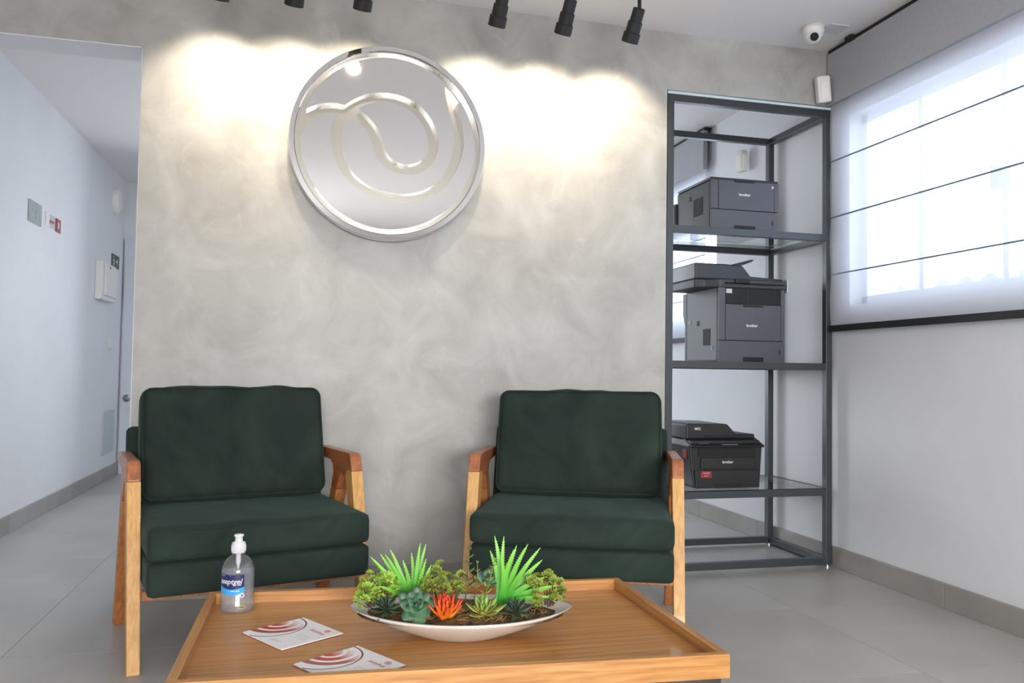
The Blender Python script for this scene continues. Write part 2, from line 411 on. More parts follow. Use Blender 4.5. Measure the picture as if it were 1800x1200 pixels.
# running figure and arrow of the sign
bm = bmesh.new()
def seg(p, q, w):
    p, q = Vector(p), Vector(q); t = (q-p).normalized(); n_ = Vector((-t.y, t.x))*w/2
    prism(bm, [tuple(p+n_), tuple(q+n_), tuple(q-n_), tuple(p-n_)], 0, .0062, .0072)
seg((-.075, .012), (-.06, -.012), .014); seg((-.06, -.012), (-.085, -.04), .010); seg((-.06, -.012), (-.04, -.035), .010); seg((-.08, .01), (-.10, -.005), .008)
seg((-.07, .008), (-.045, .0), .008); seg((-.086, .028), (-.074, .028), .014)
obj('running_figure', bm, M['print_white'], ex); bm = bmesh.new()
seg((.0, 0), (.07, 0), .012); seg((.07, 0), (.045, .025), .010); seg((.07, 0), (.045, -.025), .010)
obj('arrow', bm, M['print_white'], ex)
bm = bmesh.new(); lathe(bm, [(.001, .05), (.06, .048), (.10, .035), (.115, .015), (.115, 0)], 32, mtx=Matrix.Rotation(PI/2, 4, 'Y'), cap=False)
o = obj('wall_lamp', bm, M['white_plastic'], smooth=True); o.location = (XC, 3.90, 2.345); tag(o, 'round white lamp high at the far end of the corridor', 'lamp')
sw = thing('light_switch', 'small white light switch low on the corridor wall under the exit sign', 'switch', (XC, 3.87, 1.14))
box('plate', (0, .008, -.055, .055, -.05, .05), M['white_plastic'], sw, bevel=.003)
box('rocker', (.008, .013, -.02, .02, -.025, .025), M['frame_white'], sw, bevel=.002)
o = on_left('access_cover', 'tall pale grey cover plate low on the corridor wall', 'cover', 3.70, 4.10, .215, .575, .012, mat('cover_grey', srgb(184, 192, 194), .5))
dw = struct(box('door_1', (-1.60, -.62, YB-.04, YB, 0, 2.08), mat('door_white', srgb(206, 214, 222), .5), bevel=.003))
bm = bmesh.new(); lathe(bm, [(.032, 0), (.032, .012), (.012, .014), (.012, .05)], 20, mtx=Matrix.Translation((-1.545, YB-.04, .665)) @ Matrix.Rotation(PI/2, 4, 'X'))
tube(bm, [(-1.545, YB-.088, .665), (-1.43, YB-.088, .668)], .011, 10)
obj('door_handle', bm, M['chrome_small'], dw, smooth=True)
box('lock_plate', (-1.50, -1.44, YB-.046, YB-.04, .72, .84), mat('lock_grey', srgb(110, 118, 120), .4, .5), dw)

# ceiling dome camera, blank plate and motion sensors
dc = thing('dome_camera', 'white dome security camera hanging from ceiling near blind', 'camera', (2.285, -.24, 2.6))
bm = bmesh.new(); lathe(bm, [(.048, 0), (.050, -.02), (.044, -.045)], 28); obj('housing', bm, M['white_plastic'], dc, smooth=True)
bm = bmesh.new(); lathe(bm, [(.040, -.040)]+[(.040*math.cos(a), -.040-.040*math.sin(a)) for a in [R(x) for x in range(10, 90, 10)]]+[(.001, -.080)], 28); obj('dome', bm, M['white_plastic'], dc, smooth=True)
bm = bmesh.new(); q = Vector((-.35, -.72, -.55)).normalized()
lathe(bm, [(.019, .020), (.019, .044), (.014, .046)], 20, mtx=Matrix.Translation((0, 0, -.038)) @ q.to_track_quat('Z', 'Y').to_matrix().to_4x4()); obj('lens', bm, M['dark_hole'], dc, smooth=True)
o = box('ceiling_plate', (2.34, 2.44, -.30, -.20, 2.596, 2.5999), mat('plate_grey', srgb(205, 206, 208), .5)); tag(o, 'square blank cover plate on ceiling beside dome camera', 'plate')
def sensor(loc, rot, label):
    t = thing('motion_sensor', label, 'sensor', loc); t.rotation_euler = rot
    box('body', (-.034, .034, -.045, 0, -.065, .065), M['white_plastic'], t, bevel=.010, seg=4)
    box('lens_window', (-.022, .022, -.049, -.044, -.05, .035), mat('sensor_lens', srgb(236, 232, 226), .3), t, bevel=.004)
    box('bracket', (-.012, .012, 0, .012, -.02, .02), M['white_plastic'], t)
    return t
sensor((2.480, -.020, 2.388), (R(8), R(-8), R(-12)), 'white motion sensor tilted on the cement above the shelf corner')
sensor((2.560, .86, 2.25), (0, 0, R(-90+10)), 'white motion sensor on the side wall behind the shelf')

# ------------------------------------------------------------------ track lights
tz = 2.565; ty = -.43
def track(x0, x1, label):
    t = thing('light_track', label, 'track', ((x0+x1)/2, ty, tz))
    w = (x1-x0)/2
    bm = bmesh.new(); prism(bm, [(-.017, 0), (.017, 0), (.017, .034), (-.017, .034)], 0, -w, w)
    obj('rail', bm, M['black_metal'], t, bevel=.002)
    box('end_cap', (w, w+.012, -.018, .018, -.001, .034), M['black_plastic'], t); box('end_cap', (-w-.012, -w, -.018, .018, -.001, .034), M['black_plastic'], t)
track(.62, 1.405, 'black ceiling track carrying the three right hand spotlights')
track(-.45, .30, 'black ceiling track carrying the three left hand spotlights')
spots = [(1.322, 'rightmost', .030, .10), (1.020, 'second from the right', .030, .04), (.736, 'third from the right', .030, 0), (.190, 'third from the left, above the steel emblem', .030, 0), (-.070, 'second from the left', .045, -.05), (-.343, 'leftmost', .056, -.08)]
for x, w, e, bx in spots:
    t = thing('track_spotlight', 'black stepped track spotlight, '+w+' of six', 'spotlight', (x, ty, tz), group='black spotlights along the wall')
    box('adapter', (-.022, .022, -.016, .016, -.030, -.0005), M['black_plastic'], t, bevel=.002)
    bm = bmesh.new(); tube(bm, [(0, 0, -.028), (0, 0, -.052-e)], .008, 10); obj('stem', bm, M['black_metal'], t, smooth=True)
    D = Vector((-.10, .52, -.85)).normalized()
    mt = Matrix.Translation((0, 0, -.048-e)) @ D.to_track_quat('Z', 'Y').to_matrix().to_4x4()
    bm = bmesh.new()
    lathe(bm, [(.022, 0), (.026, .004), (.026, .055), (.031, .056), (.031, .100), (.0365, .101), (.0365, .142), (.030, .142), (.028, .12)], 28, mtx=mt)
    obj('head', bm, M['black_metal'], t, bevel=.0015)
    bm = bmesh.new(); lathe(bm, [(.0275, .124), (.001, .128)], 20, mtx=mt, cap=False)
    m = M.setdefault('bulb', mat('lit_lens', (1, .93, .8), .3)); b = m.node_tree.nodes['Principled BSDF']; b.inputs['Emission Color'].default_value = (1, .86, .66, 1); b.inputs['Emission Strength'].default_value = 6
    obj('lamp_lens', bm, m, t)
    l = bpy.data.lights.new('spot_beam', 'SPOT'); l.energy = 15; l.color = (1, .86, .66); l.spot_size = R(86); l.spot_blend = .6; l.shadow_soft_size = .03
    lo = bpy.data.objects.new('spot_beam', l); C.objects.link(lo); lo.parent = t
    lo.location = mt @ Vector((0, 0, .15)); lo.rotation_euler = Vector((bx, .80, -.60)).to_track_quat('-Z', 'Y').to_euler()

# ------------------------------------------------------------------ round steel emblem
em = thing('wall_emblem', 'round mirror polished steel emblem with swirling cut channels', 'emblem', (.322, 0, 1.930))
RD = .424
bm = bmesh.new()
rotY = Matrix.Rotation(PI/2, 4, 'X')  # z -> -y
lathe(bm, [(RD*.99, 0), (RD*.99, .018)], 96, mtx=rotY); obj('backing_disc', bm, M['champagne'], em)
bm = bmesh.new()
n = 128; P_ = [(RD, .018), (RD, .056), (RD-.003, .060), (RD*.945, .060), (RD*.940, .057), (RD*.940, .018)]
rings = []
for r, z in P_: rings.append([bm.verts.new((r*math.cos(2*PI*i/n), -z, r*math.sin(2*PI*i/n))) for i in range(n)])
for k in range(len(P_)):
    a, b = rings[k], rings[(k+1) % len(P_)]
    for i in range(n): bm.faces.new((a[i], a[(i+1) % n], b[(i+1) % n], b[i]))
o = obj('outer_ring', bm, M['chrome'], em); 
def dpt(p): return ((p[0]-635)/545*RD, (608-p[1])/545*RD)
def arc(p, q, cw=True):   # along the plate radius from p to q
    a = math.atan2(*reversed(dpt(p))); b = math.atan2(*reversed(dpt(q)))
    if cw:
        while b > a: b -= 2*PI
    else:
        while b < a: b += 2*PI
    m_ = max(3, int(abs(b-a)/R(3)))
    return [(RD*.885*math.cos(a+(b-a)*i/m_), RD*.885*math.sin(a+(b-a)*i/m_)) for i in range(m_+1)]
def sm(pts): return [tuple(v) for v in catmull([dpt(p) for p in pts], 5)]
low = sm([(345, 465), (315, 560), (330, 680), (370, 780), (450, 862), (560, 917), (700, 938), (830, 915), (940, 845), (1018, 730), (1055, 600), (1050, 500), (1030, 400), (1014, 350)])
p3 = low + arc((1018, 345), (152, 610), True) + sm([(162, 600), (185, 550), (230, 505), (290, 474), (343, 464)])[1:-1]
ctop = sm([(385, 415), (330, 410), (250, 422), (182, 456)])
p1 = ctop + arc((170, 460), (945, 240), True)[1:] + sm([(942, 250), (945, 300), (965, 390), (990, 470), (1000, 560), (980, 680), (930, 780), (850, 850), (750, 883), (650, 885), (540, 858), (450, 800), (400, 720), (377, 640), (377, 580), (392, 530), (412, 490)])[1:] \
    + sm([(412, 490), (470, 515), (520, 565), (548, 645), (582, 712), (640, 757), (715, 775), (790, 770), (850, 735), (892, 675), (912, 600), (900, 525), (860, 442), (790, 372), (700, 335), (610, 325), (520, 338), (445, 372), (388, 413)])[1:-1]
p2 = sm([(455, 430), (520, 395), (600, 375), (680, 385), (760, 425), (820, 490), (850, 570), (850, 640), (820, 688), (760, 715), (700, 718), (645, 690), (612, 640), (590, 580), (560, 520), (510, 465), (457, 432)])[:-1]
for nm, pts in (('swirl_plate', p1), ('swirl_plate', p2), ('swirl_plate', p3)):
    bm = bmesh.new(); prism(bm, pts, 1, -.018, -.052); obj(nm, bm, M['chrome'], em)

# ------------------------------------------------------------------ armchairs
def rounded_box(w, d, h, r, cuts_=14, puff=(0, 0, 0), wr=0, seed=0, sag=0):
    """soft upholstery block centred on x,y with z 0..h"""
    bm = bmesh.new(); bmesh.ops.create_cube(bm, size=1)
    bmesh.ops.subdivide_edges(bm, edges=bm.edges, cuts=cuts_, use_grid_fill=True)
    hx, hy, hz = w/2, d/2, h/2
    for v in bm.verts:
        u = v.co*2
        # concentrate vertices near the edges
        u = Vector([math.copysign(1-(1-abs(c))**1.5, c) for c in u])
        p = Vector((u.x*hx, u.y*hy, u.z*hz))
        inner = Vector((max(-hx+r, min(hx-r, p.x)), max(-hy+r, min(hy-r, p.y)), max(-hz+r, min(hz-r, p.z))))
        dlt = p-inner
        if dlt.length > 1e-9: p = inner+dlt.normalized()*r
        fx, fy, fz = [1-min(1, abs(c))**2.2 for c in u]
        p.x += math.copysign(puff[0]*fy*fz, u.x) if abs(u.x) > .98 else puff[0]*fy*fz*u.x
        p.y += puff[1]*fx*fz*u.y
        p.z += puff[2]*fx*fy*u.z
        if wr:
            nn = noise.noise(Vector((p.x*4+seed, p.y*4, p.z*6)))
            p += Vector((0, math.copysign(1, u.y), 0))*nn*wr*fx*fz
            low_ = max(0, (-u.z-.15))*max(0, 1-abs(u.x)**6)
            p.y += u.y*wr*1.2*low_*noise.noise(Vector((p.x*26+p.z*16+seed, p.z*5, seed)))
        if sag: p.z += sag*noise.noise(Vector((p.x*9+seed, seed, p.y*3)))*max(0, u.z)
        v.co = p+Vector((0, 0, hz))
    return bm
def rrect(w, h, r, n=5):
    out = []
    for cx, cy, a0 in ((w/2-r, h/2-r, 0), (-w/2+r, h/2-r, 90), (-w/2+r, -h/2+r, 180), (w/2-r, -h/2+r, 270)):
        for i in range(n+1):
            a = R(a0+90*i/n); out.append((cx+r*math.cos(a), cy+r*math.sin(a)))
    return out
def armchair(loc, rz, label, seed):
    t = thing('armchair', label, 'armchair', (*loc, 0), rz, 'green velvet armchairs')
    # local: x lateral, -y is the front of the chair
    Wd, Ha = .398, .632
    for s in (-1, 1):
        xa, xb = s*(Wd-.043), s*Wd
        # bent armrest with the upper ends of both legs (profile in -f, z)
        bm = bmesh.new()
        prof = [(.022, .570), (.004, .620), (-.006, .630), (-.022, .634), (-.40, .630), (-.438, .624), (-.447, .606), (-.430, .592),
                (-.250, .588), (-.218, .572), (-.208, .545), (-.235, .480), (-.160, .480), (-.118, .540), (-.098, .556), (-.076, .558), (-.056, .548), (-.032, .570)]
        prism(bm, [(-f, z) for f, z in prof], 0, min(xa, xb), max(xa, xb))
        obj('armrest', bm, M['arm_dark'], t, bevel=.005, seg=3)
        bm = bmesh.new()
        fl = [(.022, .570), (-.032, .570), (-.056, .548), (.148, 0), (.186, 0)]
        A = [(-f, z) for f, z in fl]; 
        vs0 = [bm.verts.new((s*(Wd-.043) if z > .2 else s*(Wd-.043), y, z)) for y, z in A]
        vs1 = [bm.verts.new((s*Wd if z > .2 else s*(Wd-.004), y, z)) for y, z in A]
        bm.faces.new(vs0); bm.faces.new(vs1[::-1])
        for i in range(5): bm.faces.new((vs0[i], vs1[i], vs1[(i+1) % 5], vs0[(i+1) % 5]))
        obj('front_leg', bm, M['leg_light'], t, bevel=.003)
        bm = bmesh.new(); prism(bm, [(-f, z) for f, z in [(-.160, .480), (-.235, .480), (-.425, 0), (-.388, 0)]], 0, min(xa, xb), max(xa, xb))
        obj('rear_leg', bm, M['leg_back'], t, bevel=.003)
    hw = Wd-.045
    box('front_rail', (-hw, hw, -.150, -.115, .213, .243), M['leg_back'], t, bevel=.003)
    box('back_rail', (-hw, hw, .28, .31, .213, .243), M['leg_back'], t, bevel=.003)
    # upholstered base
    o = obj('seat_base', rounded_box(.700, .60, .104, .018, 14, (.0, .003, .003)), M['velvet'], t, smooth=True); o.location = (0, .045, .243)
    # seat cushion
    sc = obj('seat_cushion', rounded_box(.702, .60, .104, .026, 18, (.003, .005, .006), seed=seed, sag=.004), M['velvet'], t, smooth=True); sc.location = (0, .040, .3475)
    sc.rotation_euler = (R(-.6), 0, 0)
    bm = bmesh.new()
    for z in (.012, .092): tube(bm, [(x, y, z) for x, y in rrect(.694, .592, .026)], .0024, 6, closed=True)
    obj('piping', bm, M['velvet'], sc, smooth=True)
    # padded back panel behind the cushion
    bp = obj('back_panel', rounded_box(.735, .055, .50, .022, 12), M['velvet'], t, smooth=True); bp.location = (0, .355, .235); bp.rotation_euler = (R(-17), 0, 0)
    bc = obj('back_cushion', rounded_box(.665, .135, .425, .038, 26, (.004, .022, .010), wr=.014+.012*(seed > 5), seed=seed+3, sag=.010), M['velvet'], t, smooth=True)
    bc.location = (0, .268, .450); bc.rotation_euler = (R(-16), 0, 0)
    bm = bmesh.new()
    for y in (-.058, .058): tube(bm, [(x, y, z+.2125+.010*noise.noise(Vector((x*9+seed+3, seed+3, y*3)))*(1 if z > 0 else 0)) for x, z in rrect(.655, .415, .036)], .0030, 6, closed=True)
    obj('piping', bm, M['velvet'], bc, smooth=True)
    return t
armchair((-.181, -.579), R(15.2), 'green velvet armchair on the left, beside corridor opening', 1)
armchair((.973, -.687), R(-21.5), 'green velvet armchair on the right, beside the printer shelf', 11)

# ------------------------------------------------------------------ coffee table
tb = thing('coffee_table', 'low square-edged oak tray coffee table on dark metal base', 'table', (.32, -1.66, 0))
NR, FR_, FL_, NL = Vector((.873, -2.019)), Vector((.878, -1.373)), Vector((-.234, -1.313)), Vector((-.242, -1.950))
O2 = Vector((.32, -1.66))
def quadpt(u, v, z):   # u along the length, v across, both 0..1
    p = (1-v)*((1-u)*NL+u*NR)+v*((1-u)*FL_+u*FR_) - O2
    return (p.x, p.y, z)
def qbox(name, u0, u1, v0, v1, z0, z1, m, bevel=.0015, parent=tb):
    bm = bmesh.new(); A = [bm.verts.new(quadpt(u, v, z)) for z in (z0, z1) for u, v in ((u0, v0), (u1, v0), (u1, v1), (u0, v1))]
    for f in ((0, 1, 2, 3), (4, 7, 6, 5), (0, 4, 5, 1), (1, 5, 6, 2), (2, 6, 7, 3), (3, 7, 4, 0)): bm.faces.new([A[i] for i in f])
    return obj(name, bm, m, parent, bevel=bevel)
tu, tv = .0175, .030; ZR, ZP = .362, .3345
qbox('tray_panel', tu*.8, 1-tu*.8, tv*.8, 1-tv*.8, .318, ZP, M['oak_x'], 0)
qbox('tray_rim', 0, 1, 0, tv, .312, ZR, M['oak_x']); qbox('tray_rim', 0, 1, 1-tv, 1, .312, ZR, M['oak_x'])
qbox('tray_rim', 0, tu, tv, 1-tv, .312, ZR, M['oak_y']); qbox('tray_rim', 1-tu, 1, tv, 1-tv, .312, ZR, M['oak_y'])
M['base_metal'] = noisy(mat('dark_bronze_metal', (.05, .05, .05), .45, .6), srgb(52, 50, 48), srgb(78, 74, 70), ns=8)
for a in ((.012, .988, .02, .06), (.012, .988, .94, .98), (.012, .04, .06, .94), (.96, .988, .06, .94)): qbox('apron', *a, .26, .312, M['base_metal'])
for u in (.014, .952):
    for v in (.024, .924): qbox('leg', u, u+.034, v, v+.055, 0, .262, M['base_metal'])

# hand sanitiser bottle
bt = thing('sanitizer_bottle', 'clear pump bottle of hand gel with a navy label on table', 'bottle', (-.158, -1.392, ZP))
bm = bmesh.new(); lathe(bm, [(.030, .0005), (.0415, .001), (.0425, .004), (.0425, .022), (.0405, .026), (.0402, .098), (.0385, .108), (.034, .120), (.026, .131), (.016, .138), (.0135, .140), (.0135, .148)], 40); obj('bottle_body', bm, M['bottle_clear'], bt, smooth=True)
bm = bmesh.new(); lathe(bm, [(.028, .003), (.039, .004), (.0405, .008), (.0405, .020), (.0388, .026), (.0385, .098), (.0380, .104), (.001, .1045)], 40, cap=False); obj('gel', bm, M['gel'], bt, smooth=True)
M['cap'] = mat('translucent_white_cap', srgb(232, 232, 236), .35, Transmission_Weight=.25)
bm = bmesh.new(); lathe(bm, [(.0165, .143), (.0172, .146), (.0172, .164), (.0160, .169), (.0095, .172), (.0090, .182), (.0120, .1845), (.0120, .188), (.0080, .190)], 28)
cp = obj('pump_cap', bm, M['cap'], bt, smooth=True)
bm = bmesh.new()
for k in range(24):
    a = 2*PI*k/24; tube(bm, [(.0173*math.cos(a), .0173*math.sin(a), .148), (.0173*math.cos(a), .0173*math.sin(a), .162)], .0007, 5)
obj('ribbing', bm, M['cap'], cp)
bm = bmesh.new(); lathe(bm, [(.006, .145), (.006, .118), (.0035, .112), (.003, .100)], 14); obj('dip_tube', bm, M['cap'], bt, smooth=True)
def wrapm(a0):  # wrap flat (u,v) onto the bottle
    def f(co, r=.0411): a = a0+co.x/.041; return Vector((r*math.sin(a), -r*math.cos(a), co.y))
    return f
wr_ = wrapm(R(-20))
def label_patch(name, u0, u1, top, bot, m, r=.0405):
    bm = bmesh.new(); n_ = 22; T_, B_ = [], []
    for i in range(n_+1):
        u = u0+(u1-u0)*i/n_; T_.append(bm.verts.new(wr_(Vector((u, top(u), 0)), r))); B_.append(bm.verts.new(wr_(Vector((u, bot(u), 0)), r)))
    for i in range(n_): bm.faces.new((T_[i], T_[i+1], B_[i+1], B_[i]))
    return obj(name, bm, m, bt, smooth=True)
M['navy'] = mat('navy_label', srgb(36, 38, 92), .4); M['sky_label'] = mat('cyan_label', srgb(58, 160, 226), .4)
wave = lambda u: .066-.006*math.cos((u)/.03*1.4)
label_patch('label', -.036, .033, lambda u: .096, wave, M['navy'])
label_patch('label_band', -.036, .034, wave, lambda u: wave(u)-.015, M['sky_label'])
text_mesh('brand_lettering', 'aseptgel', .0185, M['print_white'], bt, None, shear=.25, bold=.0002, fn=lambda c: wr_(Vector((c.x-.003, c.y+.079, 0)), .0409+c.z))
bm = bmesh.new(); n_ = 10
for (u0, u1, v) in ((-.028, -.022, .0925), (-.020, .000, .0925), (.016, .026, .070), (-.026, -.004, .0555), (.000, .010, .0555), (.012, .022, .0555)):
    vs = [bm.verts.new(wr_(Vector((u, w, 0)), .0409)) for u, w in ((u0, v), (u1, v), (u1, v+.0016), (u0, v+.0016))]; bm.faces.new(vs)
obj('fine_print', bm, M['print_white'], bt)
bm = bmesh.new(); c0 = (.028, .045)
bm.faces.new([bm.verts.new(wr_(Vector((c0[0]+.006*math.cos(a), c0[1]+.006*math.sin(a), 0)), .0409)) for a in [2*PI*i/18 for i in range(18)]]); obj('round_mark', bm, M['print_white'], bt)
text_mesh('mark_letter', 'v', .012, mat('blue_print', srgb(30, 90, 190), .4), bt, None, bold=.0005, fn=lambda c: wr_(Vector((c.x+c0[0], c.y+c0[1], 0)), .0413+c.z))
bm = bmesh.new(); tube(bm, [wr_(Vector((.028+.0085*math.cos(a), .016+.0036*math.sin(a), 0)), .0428) for a in [2*PI*i/24 for i in range(24)]], .0006, 5, closed=True); obj('seal', bm, mat('yellow_print', srgb(220, 205, 50), .4), bt)

# brochures
def brochure_mat():
    m = mat('brochure_print', (1, 1, 1), .3); b = m.node_tree.nodes['Principled BSDF']
    tc = N(m, 'ShaderNodeTexCoord'); mp = N(m, 'ShaderNodeMapping'); mp.vector_type = 'TEXTURE'
    def ring(cx, cy):
        vm = N(m, 'ShaderNodeVectorMath', operation='DISTANCE'); vm.inputs[1].default_value = (cx, cy, 0)
        L(m, flat.outputs[0], vm.inputs[0]); return vm.outputs['Value']
    flat = N(m, 'ShaderNodeVectorMath', operation='MULTIPLY'); flat.inputs[1].default_value = (1, 1, 0)
    L(m, tc.outputs['Object'], flat.inputs[0])
    white = (*srgb(236, 236, 238), 1); red = (*srgb(196, 52, 36), 1); brk = (*srgb(170, 80, 60), 1); dk = (*srgb(120, 62, 52), 1)
    def ramp(val, stops):
        r = N(m, 'ShaderNodeValToRGB'); r.color_ramp.interpolation = 'CONSTANT'; e = r.color_ramp.elements
        mu = N(m, 'ShaderNodeMath', operation='MULTIPLY'); mu.inputs[1].default_value = 10; L(m, val, mu.inputs[0]); L(m, mu.outputs[0], r.inputs[0])
        e[0].position = stops[0][0]; e[0].color = stops[0][1]; e[1].position = stops[1][0]; e[1].color = stops[1][1]
        for p, c in stops[2:]: k = e.new(p); k.color = c
        return r.outputs[0]
    outer = ramp(ring(.004, .072), [(0, (1, 1, 1, 1)), (.755, dk), (.80, white)])   # thin outer arc, radius .075..0.080
    inr = ramp(ring(-.006, .066), [(0, (1, 1, 1, 1)), (.66, white), (.70, brk), (.715, white)])
    core = ramp(ring(-.004, .094), [(0, red), (.24, white), (.33, red), (.50, white), (.60, brk), (.76, white)])
    inside = N(m, 'ShaderNodeMath', operation='LESS_THAN'); inside.inputs[1].default_value = .0735; L(m, ring(.004, .072), inside.inputs[0])
    # colours fade to white towards the top corner
    sp = N(m, 'ShaderNodeSeparateXYZ'); L(m, flat.outputs[0], sp.inputs[0])
    mr = N(m, 'ShaderNodeMapRange'); mr.inputs['From Min'].default_value = .085; mr.inputs['From Max'].default_value = .135; L(m, sp.outputs[1], mr.inputs[0])
    f = N(m, 'ShaderNodeMix', data_type='RGBA'); L(m, mr.outputs[0], f.inputs[0]); L(m, core, f.inputs[6]); f.inputs[7].default_value = white
    mx = N(m, 'ShaderNodeMix', data_type='RGBA'); L(m, inside.outputs[0], mx.inputs[0]); L(m, outer, mx.inputs[6]); L(m, f.outputs[2], mx.inputs[7])
    L(m, mx.outputs[2], b.inputs['Base Color'])
    return m
M['brochure'] = brochure_mat(); M['paper'] = mat('white_paper', srgb(236, 234, 236), .5); M['paper_red'] = mat('paper_edge_red', srgb(176, 60, 52), .5)
M['red_print'] = mat('red_print', srgb(178, 70, 60), .5); M['grey_print'] = mat('grey_print', srgb(190, 190, 194), .5)
def brochure(A, ang, label, n_sheets=3):
    t = thing('brochure', label, 'brochure', (*A, ZP), ang, 'folded brochures on the table')
    for k in range(n_sheets):
        top = k == n_sheets-1
        o = box('sheet' if not top else 'cover', (-.0005, .165, 0, .160, 0, .0009), M['brochure'] if top else (M['paper'] if k % 2 else M['paper_red']), t)
        o.location = (-.0015*(n_sheets-1-k)+(.0015 if not top else 0), -.0012*(n_sheets-1-k), .0004+.0013*k); o.rotation_euler = (0, 0, R(.6*(n_sheets-1-k)))
    z = .0004+.0013*(n_sheets-1)+.0010
    text_mesh('cover_lettering', 'zerphuz', .0165, M['red_print'], t, Matrix.Translation((.118, .122, z)), bold=.0002, ext=.00005)
    bm = bmesh.new()
    for rr in (.0075, .005, .0022): tube(bm, [(.131+rr*math.cos(a), .1405+rr*math.sin(a), z) for a in [2*PI*i/20 for i in range(20)]], .0005, 4, closed=True)
    obj('swirl_logo', bm, M['red_print'], t)
    bm = bmesh.new()
    for u0, u1, v in ((.10, .15, .085), (.10, .145, .078), (.105, .15, .071), (.112, .15, .064), (.085, .125, .026), (.085, .118, .020)):
        q_ = [bm.verts.new((a, b, z)) for a, b in ((u0, v), (u1, v), (u1, v+.0016), (u0, v+.0016))]; bm.faces.new(q_)
    obj('fine_print', bm, M['grey_print'], t)
brochure((-.129, -1.592), R(-57.5), 'stack of folded red and white brochures nearest the gel bottle')
brochure((-.012, -1.826), R(-58.5+1), 'stack of folded red and white brochures against the front tray rim')

# ------------------------------------------------------------------ bowl with succulents
BX, BY, BA = .360, -1.700, R(-11)
BZ = ZP
bowl = thing('planter_bowl', 'long white boat-shaped bowl on oak coffee table', 'bowl', (BX, BY, BZ), BA)
M['ceramic'] = noisy(mat('matte_white_ceramic', (.7, .68, .65), .4), srgb(206, 195, 184), srgb(214, 204, 195), ns=12)
M['rim_silver'] = mat('silver_rim', srgb(150, 156, 160), .3, .6)
def boat(a, b, z, n=64, lift=.008):
    out = []
    for i in range(n):
        t = 2*PI*i/n; c, s = math.cos(t), math.sin(t)
        x = a*math.copysign(abs(c)**.98, c); y = b*math.copysign(abs(s)**1.18, s)
        out.append((x, y, z+lift*abs(c)**2))
    return out
LA, LB, LH = .257, .128, .058
prof = [(.33, .40, .0, 0), (.36, .44, .002, 0), (.44, .52, .008, .02), (.62, .70, .022, .2), (.80, .86, .038, .5), (.93, .955, .050, .8), (1, 1, LH, 1), (.985, .975, LH+.001, 1), (.955, .94, LH-.004, 1), (.90, .88, .050, .8), (.75, .74, .036, .5), (.5, .5, .018, .2)]
bm = bmesh.new(); rings = [[bm.verts.new(p) for p in boat(LA*fa, LB*fb, z, lift=.010*l)] for fa, fb, z, l in prof]
for a, b in zip(rings, rings[1:]):
    for i in range(64): bm.faces.new((a[i], a[(i+1) % 64], b[(i+1) % 64], b[i]))
bm.faces.new(rings[0]); bm.faces.new(rings[-1]); obj('bowl_body', bm, M['ceramic'], bowl, smooth=True)
bm = bmesh.new(); tube(bm, boat(LA*.994, LB*.99, LH+.001, lift=.010), .0012, 6, closed=True); obj('rim', bm, M['rim_silver'], bowl, smooth=True)
# moss and soil
M['moss'] = noisy(mat('brown_moss', (.1, .07, .03), .95), srgb(48, 32, 20), srgb(124, 92, 48), ns=60, detail=6, bump=.8)
bm = bmesh.new(); nr, na = 10, 64; ctr = None; prev = None
for j in range(nr, -1, -1):
    f = j/nr; ring = [bm.verts.new((x, y, .050+.013*(1-f*f)+.005*noise.noise(Vector((x*60, y*60, 0)))*(1 if j < nr else 0))) for x, y, _ in boat(LA*.93*max(f, .02), LB*.94*max(f, .02), 0)]
    if prev:
        for i in range(na): bm.faces.new((prev[i], prev[(i+1) % na], ring[(i+1) % na], ring[i]))
    prev = ring
bm.faces.new(prev); obj('soil', bm, M['moss'], bowl, smooth=True)
M['fibre'] = mat('dry_moss_fibre', srgb(150, 118, 66), .9)
bm = bmesh.new()
for k in range(240):
    a = random.uniform(0, 2*PI); f = random.random()**.5*.9; x, y = LA*.88*f*math.cos(a), LB*.86*f*math.sin(a)
    if k < 150: y = -abs(y)
    z = .058+.010*(1-f*f); pts = []; d = random.uniform(0, 2*PI)
    for s in range(5):
        pts.append((x, y, z+random.uniform(-.002, .006))); d += random.uniform(-.9, .9); x += .006*math.cos(d); y += .005*math.sin(d)
    tube(bm, pts, .0006, 3)
o = obj('moss_fibre', bm, M['fibre'], bowl); o['kind'] = 'stuff'

def B2W(l, o_, z):   # bowl frame (length, cross, absolute z) -> world
    return Vector((BX+l*math.cos(BA)-o_*math.sin(BA), BY+l*math.sin(BA)+o_*math.cos(BA), z))
def leafmat(name, c1, c2, axis='Z', lo=0., hi=1., rough=.45, noise_amt=True):
    m = mat(name, c1, rough, Subsurface_Weight=.08, Subsurface_Radius=(.01, .02, .005))
    b = m.node_tree.nodes['Principled BSDF']
    at = N(m, 'ShaderNodeAttribute', attribute_name='tint')
    cr = N(m, 'ShaderNodeValToRGB'); cr.color_ramp.elements[0].color = (*c1, 1); cr.color_ramp.elements[1].color = (*c2, 1)
    cr.color_ramp.elements[0].position = lo; cr.color_ramp.elements[1].position = hi
    L(m, at.outputs['Fac'], cr.inputs[0]); L(m, cr.outputs[0], b.inputs['Base Color'])
    return m
def set_tint(me, fn):
    a = me.attributes.new('tint', 'FLOAT', 'POINT')
    for i, v in enumerate(me.vertices): a.data[i].value = fn(v.co)
M['aloe'] = leafmat('aloe_green', srgb(50, 146, 36), srgb(132, 198, 70), lo=.1, hi=1)
M['aloe_pale'] = leafmat('aloe_pale_green', srgb(92, 176, 72), srgb(176, 214, 128), lo=.1, hi=1)
M['blue_leaf'] = leafmat('grey_green_leaf', srgb(104, 150, 112), srgb(74, 92, 76), lo=.45, hi=1)
